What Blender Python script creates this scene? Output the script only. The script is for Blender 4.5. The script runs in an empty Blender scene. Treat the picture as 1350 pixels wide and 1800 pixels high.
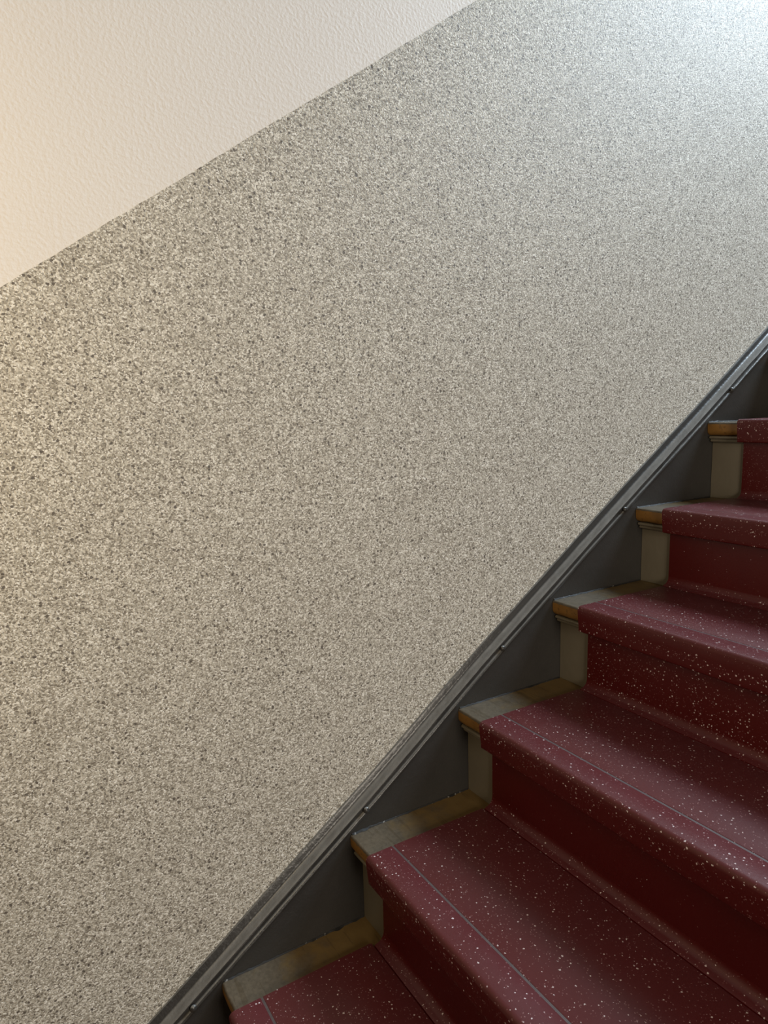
import bpy, bmesh, math, random
from mathutils import Vector, Matrix, noise

C = bpy.context.scene
COL = C.collection
random.seed(7)

# ------------------------------------------------------------------ camera
AZ, PI_, RO = 0.5442896353099538, -0.14924618700833195, -0.025940093616766063
FPX = 1181.5335
fw = Vector((math.sin(AZ) * math.cos(PI_), math.cos(AZ) * math.cos(PI_), math.sin(PI_)))
s0 = fw.cross(Vector((0, 0, 1))).normalized()
u0 = s0.cross(fw)
sv = math.cos(RO) * s0 + math.sin(RO) * u0
uv = -math.sin(RO) * s0 + math.cos(RO) * u0
cam_data = bpy.data.cameras.new('camera')
cam = bpy.data.objects.new('camera', cam_data)
COL.objects.link(cam)
M = Matrix((sv, uv, -fw)).transposed().to_4x4()
M.translation = Vector((-0.25025, -0.96217, 0.90122))
cam.matrix_world = M
cam_data.sensor_fit = 'HORIZONTAL'
cam_data.sensor_width = 36.0
cam_data.lens = 36.0 * FPX / 1350.0
cam_data.clip_start = 0.01
C.camera = cam

# ------------------------------------------------------------------ world, lights, exposure
world = bpy.data.worlds.new('stairwell_air')
C.world = world
world.use_nodes = True
bg = world.node_tree.nodes['Background']
bg.inputs['Color'].default_value = (1.0, 0.93, 0.84, 1)
bg.inputs['Strength'].default_value = 0.015


def area(name, loc, target, sx, sy, power, color):
    l = bpy.data.lights.new(name, 'AREA')
    l.shape = 'RECTANGLE'
    l.size, l.size_y = sx, sy
    l.energy = power
    l.color = color
    o = bpy.data.objects.new(name, l)
    COL.objects.link(o)
    o.location = loc
    o.rotation_euler = (Vector(target) - Vector(loc)).to_track_quat('-Z', 'Y').to_euler()
    return o


# daylight from the landing window up the stairs, warm lamp over the landing below
area('window_daylight', (2.85, -0.74, 3.08), (1.1, -0.45, 1.1), 0.85, 1.0, 158, (0.71, 0.86, 1.0))
area('landing_lamp', (-0.80, -0.62, 1.12), (-0.62, 0.0, 1.07), 0.3, 0.3, 5.4, (1.0, 0.76, 0.44))
area('stairwell_lamp', (0.05, -2.9, 1.02), (0.45, 0.0, 0.95), 0.9, 0.9, 46, (1.0, 0.89, 0.75))

C.view_settings.view_transform = 'Standard'
C.view_settings.look = 'None'
C.view_settings.gamma = 1.0
C.view_settings.use_curve_mapping = False
C.view_settings.exposure = 0.0

# ------------------------------------------------------------------ dimensions
RISE, GO, OVER = 0.17, 0.24437, 0.02332      # riser, going, nosing overhang
SL = RISE / GO
WALL_Y = 0.025                               # face of the speckled wall
FAR = -1.45                                  # open end of the steps
DX = [0.0049, 0.0007, -0.0044, -0.0044, 0.0007, 0.0026]
DZ = [0.0011, -0.0013, -0.0008, -0.0001, -0.0037, 0.0050]
DW = [-0.0066, 0.0, 0.0013, 0.0023, -0.0007, 0.0036]
WED = 0.0751                                 # bare wood beside the covering
TCX, TCZ = 0.0112, 0.0077                    # covering in front of / above the wood
SEAM = 0.0417
KS = list(range(-1, 8))


def sx(k): return k * GO + (DX[k] if 0 <= k < 6 else 0.0)
def sz(k): return k * RISE + (DZ[k] if 0 <= k < 6 else 0.0)
def sw(k): return WED + (DW[k] if 0 <= k < 6 else 0.0)


# ------------------------------------------------------------------ node helpers
def new_mat(name):
    m = bpy.data.materials.new(name)
    m.use_nodes = True
    nt = m.node_tree
    b = nt.nodes['Principled BSDF']
    return m, nt, b


def nd(nt, kind, **kw):
    n = nt.nodes.new(kind)
    for k, v in kw.items():
        if k in n.inputs:
            n.inputs[k].default_value = v
        else:
            setattr(n, k, v)
    return n


def math_n(nt, op, a, b=None, c=None, clamp=False):
    n = nt.nodes.new('ShaderNodeMath')
    n.operation = op
    n.use_clamp = clamp
    for i, v in enumerate((a, b, c)):
        if v is None:
            continue
        if isinstance(v, (int, float)):
            n.inputs[i].default_value = v
        else:
            nt.links.new(v, n.inputs[i])
    return n.outputs[0]


def mix(nt, fac, a, b):
    n = nt.nodes.new('ShaderNodeMix')
    n.data_type = 'RGBA'
    for sock, v in ((n.inputs[0], fac), (n.inputs[6], a), (n.inputs[7], b)):
        if isinstance(v, (int, float)):
            sock.default_value = v
        elif isinstance(v, tuple):
            sock.default_value = (*v, 1)
        else:
            nt.links.new(v, sock)
    return n.outputs[2]


def ramp(nt, fac, stops, interp='LINEAR'):
    n = nt.nodes.new('ShaderNodeValToRGB')
    cr = n.color_ramp
    cr.interpolation = interp
    while len(cr.elements) < len(stops):
        cr.elements.new(0.5)
    for e, (p, c) in zip(cr.elements, stops):
        e.position = p
        e.color = (*c, 1) if isinstance(c, tuple) else (c, c, c, 1)
    nt.links.new(fac, n.inputs[0])
    return n.outputs[0]


def pos(nt):
    return nt.nodes.new('ShaderNodeNewGeometry').outputs['Position']


def obj_xyz(nt):
    t = nt.nodes.new('ShaderNodeTexCoord')
    s = nt.nodes.new('ShaderNodeSeparateXYZ')
    nt.links.new(t.outputs['Object'], s.inputs[0])
    return s.outputs


def noise_n(nt, vec, scale, detail=3.0, rough=0.55):
    n = nt.nodes.new('ShaderNodeTexNoise')
    n.inputs['Scale'].default_value = scale
    n.inputs['Detail'].default_value = detail
    n.inputs['Roughness'].default_value = rough
    nt.links.new(vec, n.inputs['Vector'])
    return n.outputs['Fac']


def scaled(nt, vec, sc):
    n = nt.nodes.new('ShaderNodeMapping')
    n.inputs['Scale'].default_value = sc
    nt.links.new(vec, n.inputs['Vector'])
    return n.outputs[0]


def voro(nt, vec, scale, rnd=1.0):
    n = nt.nodes.new('ShaderNodeTexVoronoi')
    n.inputs['Scale'].default_value = scale
    n.inputs['Randomness'].default_value = rnd
    nt.links.new(vec, n.inputs['Vector'])
    s = nt.nodes.new('ShaderNodeSeparateColor')
    nt.links.new(n.outputs['Color'], s.inputs[0])
    return n.outputs['Distance'], s.outputs[0], s.outputs[1]


def bump(nt, b, height, strength, dist):
    n = nt.nodes.new('ShaderNodeBump')
    n.inputs['Strength'].default_value = strength
    n.inputs['Distance'].default_value = dist
    nt.links.new(height, n.inputs['Height'])
    nt.links.new(n.outputs[0], b.inputs['Normal'])


# ------------------------------------------------------------------ materials
def mat_plaster():
    m, nt, b = new_mat('white_plaster')
    p = pos(nt)
    n1 = noise_n(nt, p, 190, 2, 0.45)
    n2 = noise_n(nt, p, 320, 2, 0.5)
    big = noise_n(nt, p, 3, 2, 0.5)
    b.inputs['Roughness'].default_value = 0.6
    nt.links.new(mix(nt, big, (0.66, 0.625, 0.59), (0.70, 0.67, 0.63)), b.inputs['Base Color'])
    h = math_n(nt, 'ADD', math_n(nt, 'POWER', n1, 2.0), math_n(nt, 'MULTIPLY', n2, 0.25))
    bump(nt, b, h, 0.42, 0.0020)
    return m


def mat_speckle():
    m, nt, b = new_mat('speckled_flake_coating')
    p = pos(nt)
    # domain wobble so that the flakes are not round
    nz = nt.nodes.new('ShaderNodeTexNoise')
    nz.inputs['Scale'].default_value = 260
    nt.links.new(p, nz.inputs['Vector'])
    va = nt.nodes.new('ShaderNodeVectorMath')
    va.operation = 'MULTIPLY_ADD'
    nt.links.new(nz.outputs['Color'], va.inputs[0])
    va.inputs[1].default_value = (0.004, 0.004, 0.004)
    nt.links.new(p, va.inputs[2])
    v = va.outputs[0]
    d1, r1, _ = voro(nt, v, 530)
    col = ramp(nt, r1, [(0.0, (0.165, 0.145, 0.115)), (0.17, (0.31, 0.285, 0.235)),
                        (0.42, (0.46, 0.43, 0.365)), (0.68, (0.62, 0.59, 0.52)),
                        (0.86, (0.80, 0.775, 0.71))], 'CONSTANT')
    d2, r2, _ = voro(nt, v, 150)
    dark = math_n(nt, 'MULTIPLY', math_n(nt, 'LESS_THAN', d2, 0.31), math_n(nt, 'LESS_THAN', r2, 0.16))
    col = mix(nt, math_n(nt, 'MULTIPLY', dark, 0.92), col, (0.06, 0.048, 0.04))
    cloud = noise_n(nt, scaled(nt, p, (1.0, 1.0, 1.6)), 6, 3, 0.5)
    col = mix(nt, math_n(nt, 'MULTIPLY', cloud, 0.28), col, (0.31, 0.275, 0.225))
    nt.links.new(col, b.inputs['Base Color'])
    b.inputs['Roughness'].default_value = 0.56
    b.inputs['Specular IOR Level'].default_value = 0.42
    n1 = noise_n(nt, p, 380, 2, 0.5)
    h = math_n(nt, 'ADD', math_n(nt, 'MULTIPLY', d1, -0.7), n1)
    bump(nt, b, h, 0.45, 0.0016)
    return m


def mat_stringer():
    m, nt, b = new_mat('grey_gloss_paint')
    p = pos(nt)
    big = noise_n(nt, p, 9, 3, 0.55)
    # worn, dusty paint on what faces up, lightened to carry the ledge's reflected light
    g = nt.nodes.new('ShaderNodeNewGeometry')
    sp = nt.nodes.new('ShaderNodeSeparateXYZ')
    nt.links.new(g.outputs['Normal'], sp.inputs[0])
    up = math_n(nt, 'DIVIDE', math_n(nt, 'SUBTRACT', sp.outputs[2], 0.50), 0.22, clamp=True)
    worn_gleam = math_n(nt, 'MULTIPLY', up, math_n(nt, 'MULTIPLY_ADD', noise_n(nt, scaled(nt, p, (30, 90, 30)), 1.0, 4, 0.6), 0.9, 0.35, clamp=True))
    paint = mix(nt, big, (0.026, 0.025, 0.023), (0.040, 0.037, 0.034))
    nt.links.new(mix(nt, worn_gleam, paint, (0.20, 0.192, 0.178)), b.inputs['Base Color'])
    b.inputs['Roughness'].default_value = 0.30
    b.inputs['Specular IOR Level'].default_value = 0.4
    n1 = noise_n(nt, p, 60, 3, 0.6)
    n2 = noise_n(nt, p, 260, 2, 0.5)
    bump(nt, b, math_n(nt, 'ADD', n1, math_n(nt, 'MULTIPLY', n2, 0.35)), 0.25, 0.003)
    return m


def mat_riser():
    m, nt, b = new_mat('taupe_riser_paint')
    p = pos(nt)
    big = noise_n(nt, p, 14, 3, 0.55)
    nt.links.new(mix(nt, big, (0.158, 0.134, 0.096), (0.198, 0.172, 0.125)), b.inputs['Base Color'])
    b.inputs['Roughness'].default_value = 0.42
    bump(nt, b, noise_n(nt, p, 70, 3, 0.5), 0.15, 0.003)
    return m


def mat_wood():
    m, nt, b = new_mat('worn_varnished_wood')
    x, y, z = obj_xyz(nt)
    p = pos(nt)
    grain = noise_n(nt, scaled(nt, p, (60, 5, 60)), 1.0, 5, 0.65)
    blot = noise_n(nt, p, 26, 4, 0.6)
    fine = noise_n(nt, p, 140, 3, 0.6)
    amber = mix(nt, blot, (0.115, 0.066, 0.020), (0.215, 0.142, 0.052))
    grey = mix(nt, fine, (0.062, 0.048, 0.032), (0.165, 0.130, 0.088))
    # varnish worn off towards the nosing
    wear = math_n(nt, 'ADD', x, math_n(nt, 'MULTIPLY', math_n(nt, 'SUBTRACT', blot, 0.5), 0.22))
    f = math_n(nt, 'DIVIDE', math_n(nt, 'SUBTRACT', wear, 0.085), 0.09, clamp=True)
    top = mix(nt, f, grey, amber)
    top = mix(nt, math_n(nt, 'MULTIPLY', math_n(nt, 'GREATER_THAN', grain, 0.60), 0.35), top, (0.06, 0.040, 0.018))
    edge = mix(nt, blot, (0.16, 0.070, 0.014), (0.36, 0.185, 0.042))
    edge = mix(nt, math_n(nt, 'MULTIPLY', math_n(nt, 'GREATER_THAN', fine, 0.62), 0.5), edge, (0.07, 0.035, 0.012))
    isedge = math_n(nt, 'LESS_THAN', math_n(nt, 'ADD', z, math_n(nt, 'MULTIPLY', fine, 0.004)), -0.0022)
    nt.links.new(mix(nt, isedge, top, edge), b.inputs['Base Color'])
    b.inputs['Roughness'].default_value = 0.42
    bump(nt, b, math_n(nt, 'ADD', grain, fine), 0.25, 0.0015)
    return m


def mat_red():
    m, nt, b = new_mat('red_speckled_rubber')
    p = pos(nt)
    big = noise_n(nt, p, 7, 3, 0.5)
    base = mix(nt, big, (0.066, 0.0036, 0.0030), (0.090, 0.0062, 0.0056))
    nz = nt.nodes.new('ShaderNodeTexNoise')
    nz.inputs['Scale'].default_value = 500
    nt.links.new(p, nz.inputs['Vector'])
    va = nt.nodes.new('ShaderNodeVectorMath')
    va.operation = 'MULTIPLY_ADD'
    nt.links.new(nz.outputs['Color'], va.inputs[0])
    va.inputs[1].default_value = (0.003, 0.003, 0.003)
    nt.links.new(p, va.inputs[2])
    v = va.outputs[0]
    clus = noise_n(nt, p, 38, 2, 0.5)
    d1, r1, s1 = voro(nt, v, 150)
    thr = math_n(nt, 'MULTIPLY_ADD', s1, 0.12, 0.09)
    f1 = math_n(nt, 'MULTIPLY', math_n(nt, 'LESS_THAN', d1, thr),
                math_n(nt, 'LESS_THAN', r1, math_n(nt, 'MULTIPLY', clus, 1.1)))
    d2, r2, s2 = voro(nt, v, 330)
    f2 = math_n(nt, 'MULTIPLY', math_n(nt, 'LESS_THAN', d2, 0.26), math_n(nt, 'LESS_THAN', r2, 0.26))
    col = mix(nt, math_n(nt, 'MULTIPLY', f2, 0.6), base, (0.36, 0.20, 0.19))
    col = mix(nt, f1, col, (0.66, 0.55, 0.53))
    # scuffed layer on upward faces; its pale pink paints in the daylight sheen
    g = nt.nodes.new('ShaderNodeNewGeometry')
    sp = nt.nodes.new('ShaderNodeSeparateXYZ')
    nt.links.new(g.outputs['Normal'], sp.inputs[0])
    up = math_n(nt, 'DIVIDE', math_n(nt, 'SUBTRACT', sp.outputs[2], 0.55), 0.4, clamp=True)
    sheen_film = math_n(nt, 'MULTIPLY', up, math_n(nt, 'MULTIPLY_ADD', noise_n(nt, p, 11, 4, 0.6), 0.17, 0.062))
    col = mix(nt, sheen_film, col, (0.160, 0.086, 0.098))
    nt.links.new(col, b.inputs['Base Color'])
    b.inputs['Roughness'].default_value = 0.36
    b.inputs['Specular IOR Level'].default_value = 0.4
    bump(nt, b, noise_n(nt, p, 240, 3, 0.6), 0.10, 0.002)
    return m


def mat_plain(name, c, rough, sc=40):
    m, nt, b = new_mat(name)
    n = noise_n(nt, pos(nt), sc, 4, 0.6)
    nt.links.new(mix(nt, n, tuple(v * 0.7 for v in c), tuple(v * 1.25 for v in c)), b.inputs['Base Color'])
    b.inputs['Roughness'].default_value = rough
    return m


PLASTER, SPECKLE, GREY, TAUPE = mat_plaster(), mat_speckle(), mat_stringer(), mat_riser()
WOOD, RED = mat_wood(), mat_red()
SEAMM = mat_plain('grey_seam_filler', (0.085, 0.060, 0.058), 0.45, 120)


def mat_gap():
    m, nt, b = new_mat('cracked_paint_joint')
    n = noise_n(nt, pos(nt), 120, 3, 0.6)
    chip = math_n(nt, 'GREATER_THAN', n, 0.655)
    nt.links.new(mix(nt, chip, (0.009, 0.008, 0.007), (0.17, 0.165, 0.155)), b.inputs['Base Color'])
    b.inputs['Roughness'].default_value = 0.7
    return m


GAP = mat_gap()
LANDING = mat_plain('landing_linoleum', (0.10, 0.05, 0.04), 0.4, 30)


# ------------------------------------------------------------------ mesh helpers
def link(name, bm, mat, parent=None, smooth=None):
    bmesh.ops.remove_doubles(bm, verts=bm.verts, dist=1e-6)
    bmesh.ops.recalc_face_normals(bm, faces=bm.faces)
    me = bpy.data.meshes.new(name)
    bm.to_mesh(me)
    bm.free()
    me.materials.append(mat)
    if smooth is not None:
        for p in me.polygons:
            p.use_smooth = True
        me.set_sharp_from_angle(angle=math.radians(smooth))
    o = bpy.data.objects.new(name, me)
    COL.objects.link(o)
    if parent:
        o.parent = parent
    return o


def extrude_profile(bm, prof, y0, y1, ny=1, wob=None):
    """closed (x, z) outline swept along y"""
    rows = []
    for j in range(ny + 1):
        y = y0 + (y1 - y0) * j / ny
        rows.append([bm.verts.new((x + (wob(x, y, z)[0] if wob else 0), y, z + (wob(x, y, z)[1] if wob else 0)))
                     for x, z in prof])
    n = len(prof)
    for j in range(ny):
        for i in range(n):
            bm.faces.new((rows[j][i], rows[j][(i + 1) % n], rows[j + 1][(i + 1) % n], rows[j + 1][i]))
    bm.faces.new(rows[0])
    bm.faces.new(list(reversed(rows[-1])))


def arc(cx, cz, r, a0, a1, n=6):
    return [(cx + r * math.cos(math.radians(a0 + (a1 - a0) * i / n)),
             cz + r * math.sin(math.radians(a0 + (a1 - a0) * i / n))) for i in range(n + 1)]


def box(bm, x0, x1, y0, y1, z0, z1):
    extrude_profile(bm, [(x0, z0), (x1, z0), (x1, z1), (x0, z1)], y0, y1)


def empty(name, loc, label, cat, group=None):
    o = bpy.data.objects.new(name, None)
    o.empty_display_size = 0.1
    COL.objects.link(o)
    o.location = loc
    o['label'] = label
    o['category'] = cat
    if group:
        o['group'] = group
    return o


# ------------------------------------------------------------------ the setting
X0, X1 = -3.0, 3.6
# dado edge measured on the wall: z = 1.2043 + 0.6893 x
def dado_top(x): return 1.2043 + 0.6893 * x


def wall_sheet(name, mat, y_front, y_back, top, bottom, step):
    bm = bmesh.new()
    n = int((X1 - X0) / step)
    pf = None
    for i in range(n + 1):
        x = X0 + (X1 - X0) * i / n
        zt, zb = top(x), bottom(x)
        cur = [bm.verts.new((x, y_front, zb)), bm.verts.new((x, y_front, zt)),
               bm.verts.new((x, y_back, zt)), bm.verts.new((x, y_back, zb))]
        if pf:
            for a in range(4):
                bm.faces.new((pf[a], pf[(a + 1) % 4], cur[(a + 1) % 4], cur[a]))
        else:
            bm.faces.new(cur)
        pf = cur
    bm.faces.new(list(reversed(pf)))
    return link(name, bm, mat)


wl = wall_sheet('wall_upper', PLASTER, WALL_Y + 0.0012, WALL_Y + 0.15, lambda x: 4.6, lambda x: -0.9, 0.6)
wl['kind'] = 'structure'


def ragged(x):
    return dado_top(x) + 0.0012 * noise.noise(Vector((x * 55, 3.1, 0))) + 0.0016 * noise.noise(Vector((x * 14, 8.7, 0)))


wd = wall_sheet('wall_lower', SPECKLE, WALL_Y, WALL_Y + 0.0011, ragged, lambda x: -0.9, 0.004)
wd['kind'] = 'structure'

bm = bmesh.new()
box(bm, X0, sx(-1) + OVER, FAR, 0.02, -2 * RISE - 0.12, -2 * RISE)
fl = link('floor', bm, LANDING)
fl['kind'] = 'structure'

# ------------------------------------------------------------------ wall stringer with its moulded cap
HOFF = [(-0.6, -0.004), (-0.05, -0.008), (0.26, -0.007), (0.58, 0.004), (0.86, 0.0035), (1.28, -0.002), (1.8, -0.002), (3.0, 0.0)]


def hoff(x):
    for (a, va), (b, vb) in zip(HOFF, HOFF[1:]):
        if x <= b:
            t = max(0.0, min(1.0, (x - a) / (b - a)))
            t = t * t * (3 - 2 * t)
            return va + (vb - va) * t
    return HOFF[-1][1]


SX0, SX1 = sx(-1) - 0.16, 2.35


def slope_sweep(prof, step=0.012, closed=True, rough=0.0):
    """(y, h) outline swept up the slope; h is measured vertically above the nosing line"""
    bm = bmesh.new()
    n = int((SX1 - SX0) / step)
    prev = None
    for i in range(n + 1):
        x = SX0 + (SX1 - SX0) * i / n
        o = hoff(x)
        cur = []
        for q, (y, h) in enumerate(prof):
            w = rough * noise.noise(Vector((x * 22, q * 5.3, 1.7))) + 0.5 * rough * noise.noise(Vector((x * 75, q * 3.1, 9.7)))
            cur.append(bm.verts.new((x, y + w * 0.5, SL * x + h + o + w)))
        if prev:
            m = len(prof)
            for a in range(m):
                bm.faces.new((prev[a], prev[(a + 1) % m], cur[(a + 1) % m], cur[a]))
        else:
            bm.faces.new(cur)
        prev = cur
    bm.faces.new(list(reversed(prev)))
    return bm


st = empty('stair_stringer', (SX0, 0.012, SL * SX0), 'dark grey gloss painted wall stringer running up along the stairs beside the speckled wall', 'stair stringer')


def to_local(bm, parent):
    for v in bm.verts:
        v.co -= parent.location


bm = slope_sweep([(0.0, 0.012), (0.0, -0.36), (WALL_Y - 0.0006, -0.36), (WALL_Y - 0.0006, 0.012)], 0.03)
to_local(bm, st)
link('board', bm, GREY, st)
# cove cap: upright back fillet, hollow, forward ledge, drop
cove = [(WALL_Y - 0.0006, 0.0122), (WALL_Y - 0.0006, 0.0500), (0.0205, 0.0500), (0.0190, 0.0470), (0.0180, 0.0415),
        (0.0165, 0.0375), (0.0138, 0.0350), (0.0100, 0.0340), (0.0045, 0.0335), (0.0000, 0.0330), (-0.0018, 0.0318),
        (-0.0022, 0.0295), (-0.0004, 0.0275), (0.0002, 0.0122)]
bm = slope_sweep(cove, 0.008, rough=0.0007)
to_local(bm, st)
link('cap_moulding', bm, GREY, st, 40)
bead = [(-0.0015 + 0.0042 * math.cos(a * math.pi / 5), 0.0165 + 0.0050 * math.sin(a * math.pi / 5)) for a in range(10)]
bm = slope_sweep(bead, 0.008, rough=0.0010)
to_local(bm, st)
link('bead', bm, GREY, st, 60)
# painted-over nail heads on the bead
for x in (-0.043, 0.277, 0.592, 0.938, 1.308):
    bm = bmesh.new()
    bmesh.ops.create_uvsphere(bm, u_segments=14, v_segments=9, radius=0.0052)
    c = Vector((x, -0.0045, SL * x + hoff(x) + 0.0215))
    for v in bm.verts:
        v.co = Vector((v.co.x * 1.1, v.co.y * 0.8, v.co.z * 1.15)) + c - st.location
    link('nail_head', bm, GREY, st, 80)

# ------------------------------------------------------------------ steps
ORD = {0: 'lowest step in view', 1: 'second step from the bottom', 2: 'third step from the bottom',
       3: 'fourth step from the bottom', 4: 'fifth step from the bottom', 5: 'topmost tread in view, sixth from the bottom',
       -1: 'step below the lowest tread, at the landing', 6: 'step above the topmost tread in view', 7: 'second step above the topmost tread in view'}
STEP_LABEL = {
    -1: 'wooden stair step below the lowest tread in view',
    0: 'wooden stair step with worn tread end, lowest one in view',
    1: 'wooden stair step with worn tread end, second from the bottom',
    2: 'wooden stair step with worn tread end, third from the bottom',
    3: 'wooden stair step with amber nosing end, fourth from the bottom',
    4: 'wooden stair step with amber nosing end, fifth from the bottom',
    5: 'wooden stair step with amber nosing at eye level, topmost in view',
    6: 'wooden stair step just above the topmost tread in view',
    7: 'wooden stair step two above the topmost tread in view'}
COVER_LABEL = {
    -1: 'red white-flecked rubber covering below the lowest tread in view',
    0: 'red white-flecked rubber covering on the lowest step in view',
    1: 'red white-flecked rubber covering on the second step from the bottom',
    2: 'red white-flecked rubber covering on the third step from the bottom',
    3: 'red white-flecked rubber covering on the fourth step from the bottom',
    4: 'red white-flecked rubber covering on the fifth step from the bottom',
    5: 'red white-flecked rubber covering at eye level on the topmost step in view',
    6: 'red white-flecked rubber covering just above the topmost step in view',
    7: 'red white-flecked rubber covering two above the topmost step in view'}
TH = 0.031   # tread thickness

for k in KS:
    X, Z, W = sx(k), sz(k), sw(k)
    Xn, Zp = sx(k + 1), sz(k - 1)
    root = empty('stair_step', (X, -0.001, Z), STEP_LABEL[k], 'stair step', 'wooden steps of the staircase')
    depth = (Xn - X) + OVER + 0.02
    # tread with a rounded nosing
    prof = [(depth, 0.0)] + arc(0.004, -0.004, 0.004, 90, 180, 5) + [(0.0004, -0.014)] + arc(0.014, -TH + 0.014, 0.0135, 180, 270, 6) + [(depth, -TH)]
    bm = bmesh.new()
    seed = k * 3.7

    def wob(x, y, z, seed=seed):
        if x > 0.03:
            return (0, 0)
        return (0.0012 * noise.noise(Vector((y * 26, seed, z * 30))), 0.0007 * noise.noise(Vector((y * 40, seed + 5, x * 40))))
    extrude_profile(bm, prof, 0.0, -W - 0.03, 18, wob)
    extrude_profile(bm, prof, -W - 0.03, FAR, 1)
    link('tread', bm, WOOD, root, 40)
    # riser board below the tread
    bm = bmesh.new()
    box(bm, OVER, OVER + 0.018, 0.0, FAR, Zp - Z + 0.0004, -TH - 0.0004)
    link('riser', bm, TAUPE, root)
    # two-step bed moulding under the nosing
    r0 = OVER - 0.0003
    prof = [(r0, -TH - 0.0006), (r0 - 0.0145, -TH - 0.0006)] + arc(r0 - 0.0145, -TH - 0.0040, 0.0032, 90, 270, 6) + \
           [(r0 - 0.0105, -TH - 0.0078)] + arc(r0 - 0.0090, -TH - 0.0112, 0.0033, 120, 270, 6) + [(r0 - 0.003, -TH - 0.0160), (r0, -TH - 0.0180)]
    bm = bmesh.new()
    extrude_profile(bm, prof, -0.002, -W + 0.0025, 1)
    link('bed_moulding', bm, TAUPE, root, 40)
    # cracked paint joint where the tread meets the stringer
    bm = bmesh.new()
    rows = []
    nseg = 90
    for i in range(nseg + 1):
        x = 0.004 + (Xn - X + OVER - 0.006) * i / nseg
        h = 0.0008 + 0.0042 * max(0, noise.noise(Vector((x * 120, seed, 2.2)))) * max(0.25, 1 - x / 0.2)
        w = 0.0012 + 0.0050 * max(0, noise.noise(Vector((x * 60, seed, 7.7))))
        rows.append([bm.verts.new((x, 0.0006, 0.0002)), bm.verts.new((x, 0.0006, h + 0.0012)),
                     bm.verts.new((x, -w * 0.5, h)), bm.verts.new((x, -w, 0.0002))])
    for a, b in zip(rows, rows[1:]):
        for i in range(4):
            bm.faces.new((a[i], a[(i + 1) % 4], b[(i + 1) % 4], b[i]))
    bm.faces.new(rows[0]); bm.faces.new(list(reversed(rows[-1])))
    link('joint_sealant', bm, GAP, root, 50)

for k in KS:
    X, Z, W = sx(k), sz(k), sw(k)
    Xn, Zp = sx(k + 1), sz(k - 1)
    E = -1.25
    root = empty('stair_covering', (X, -W, Z), COVER_LABEL[k], 'stair covering', 'red rubber coverings on the steps')
    yE = E + W
    # nosing piece, rounded at the front, its flap leaning back
    t = TCZ
    F = -TCX
    prof = [(SEAM - 0.002, 0.0010), (SEAM - 0.002, t - 0.0006), (SEAM - 0.0032, t)] + arc(F + 0.009, t - 0.009, 0.009, 90, 176, 7) + \
           [(F + 0.0016, t - 0.024), (F + 0.0040, t - 0.043)] + arc(F + 0.0072, t - 0.0490, 0.0030, 190, 275, 4) + \
           [(-0.0028, t - 0.0515), (-0.0028, -0.010), (-0.0024, 0.0012), (0.012, 0.0012)]
    bm = bmesh.new()
    extrude_profile(bm, prof, 0, yE, 1)
    link('nosing', bm, RED, root, 40)
    bm = bmesh.new()
    box(bm, SEAM - 0.0019, SEAM + 0.0019, -0.0005, yE, 0.0004, t - 0.0008)
    link('seam', bm, SEAMM, root)['label'] = 'thin grey seam line across the red tread'
    # tread sheet behind the seam
    xe = Xn - X + OVER - 0.0245
    bm = bmesh.new()
    extrude_profile(bm, [(SEAM + 0.002, 0.0004), (xe, 0.0004), (xe, t - 0.0014), (xe - 0.004, t), (SEAM + 0.0032, t), (SEAM + 0.002, t - 0.0006)], 0, yE, 1)
    link('tread_sheet', bm, RED, root, 40)
    # riser sheet with coved foot on the tread below
    zb = Zp - Z
    xf = OVER - 0.0040
    prof = [(xf + 0.0036, -TH - 0.0018), (xf, -TH - 0.0018), (xf, zb + t + 0.016)] + \
           arc(xf - 0.0165, zb + t + 0.0165 + 0.0004, 0.0165, 0, -84, 7) + \
           [(xf - 0.0185, zb + t - 0.0012), (xf - 0.0190, zb + 0.0005), (xf + 0.0036, zb + 0.0005)]
    bm = bmesh.new()
    yo = -(sw(k - 1) - W) if k - 1 >= -1 else 0.0
    extrude_profile(bm, prof, 0, yE, 1)
    link('riser_sheet', bm, RED, root, 50)
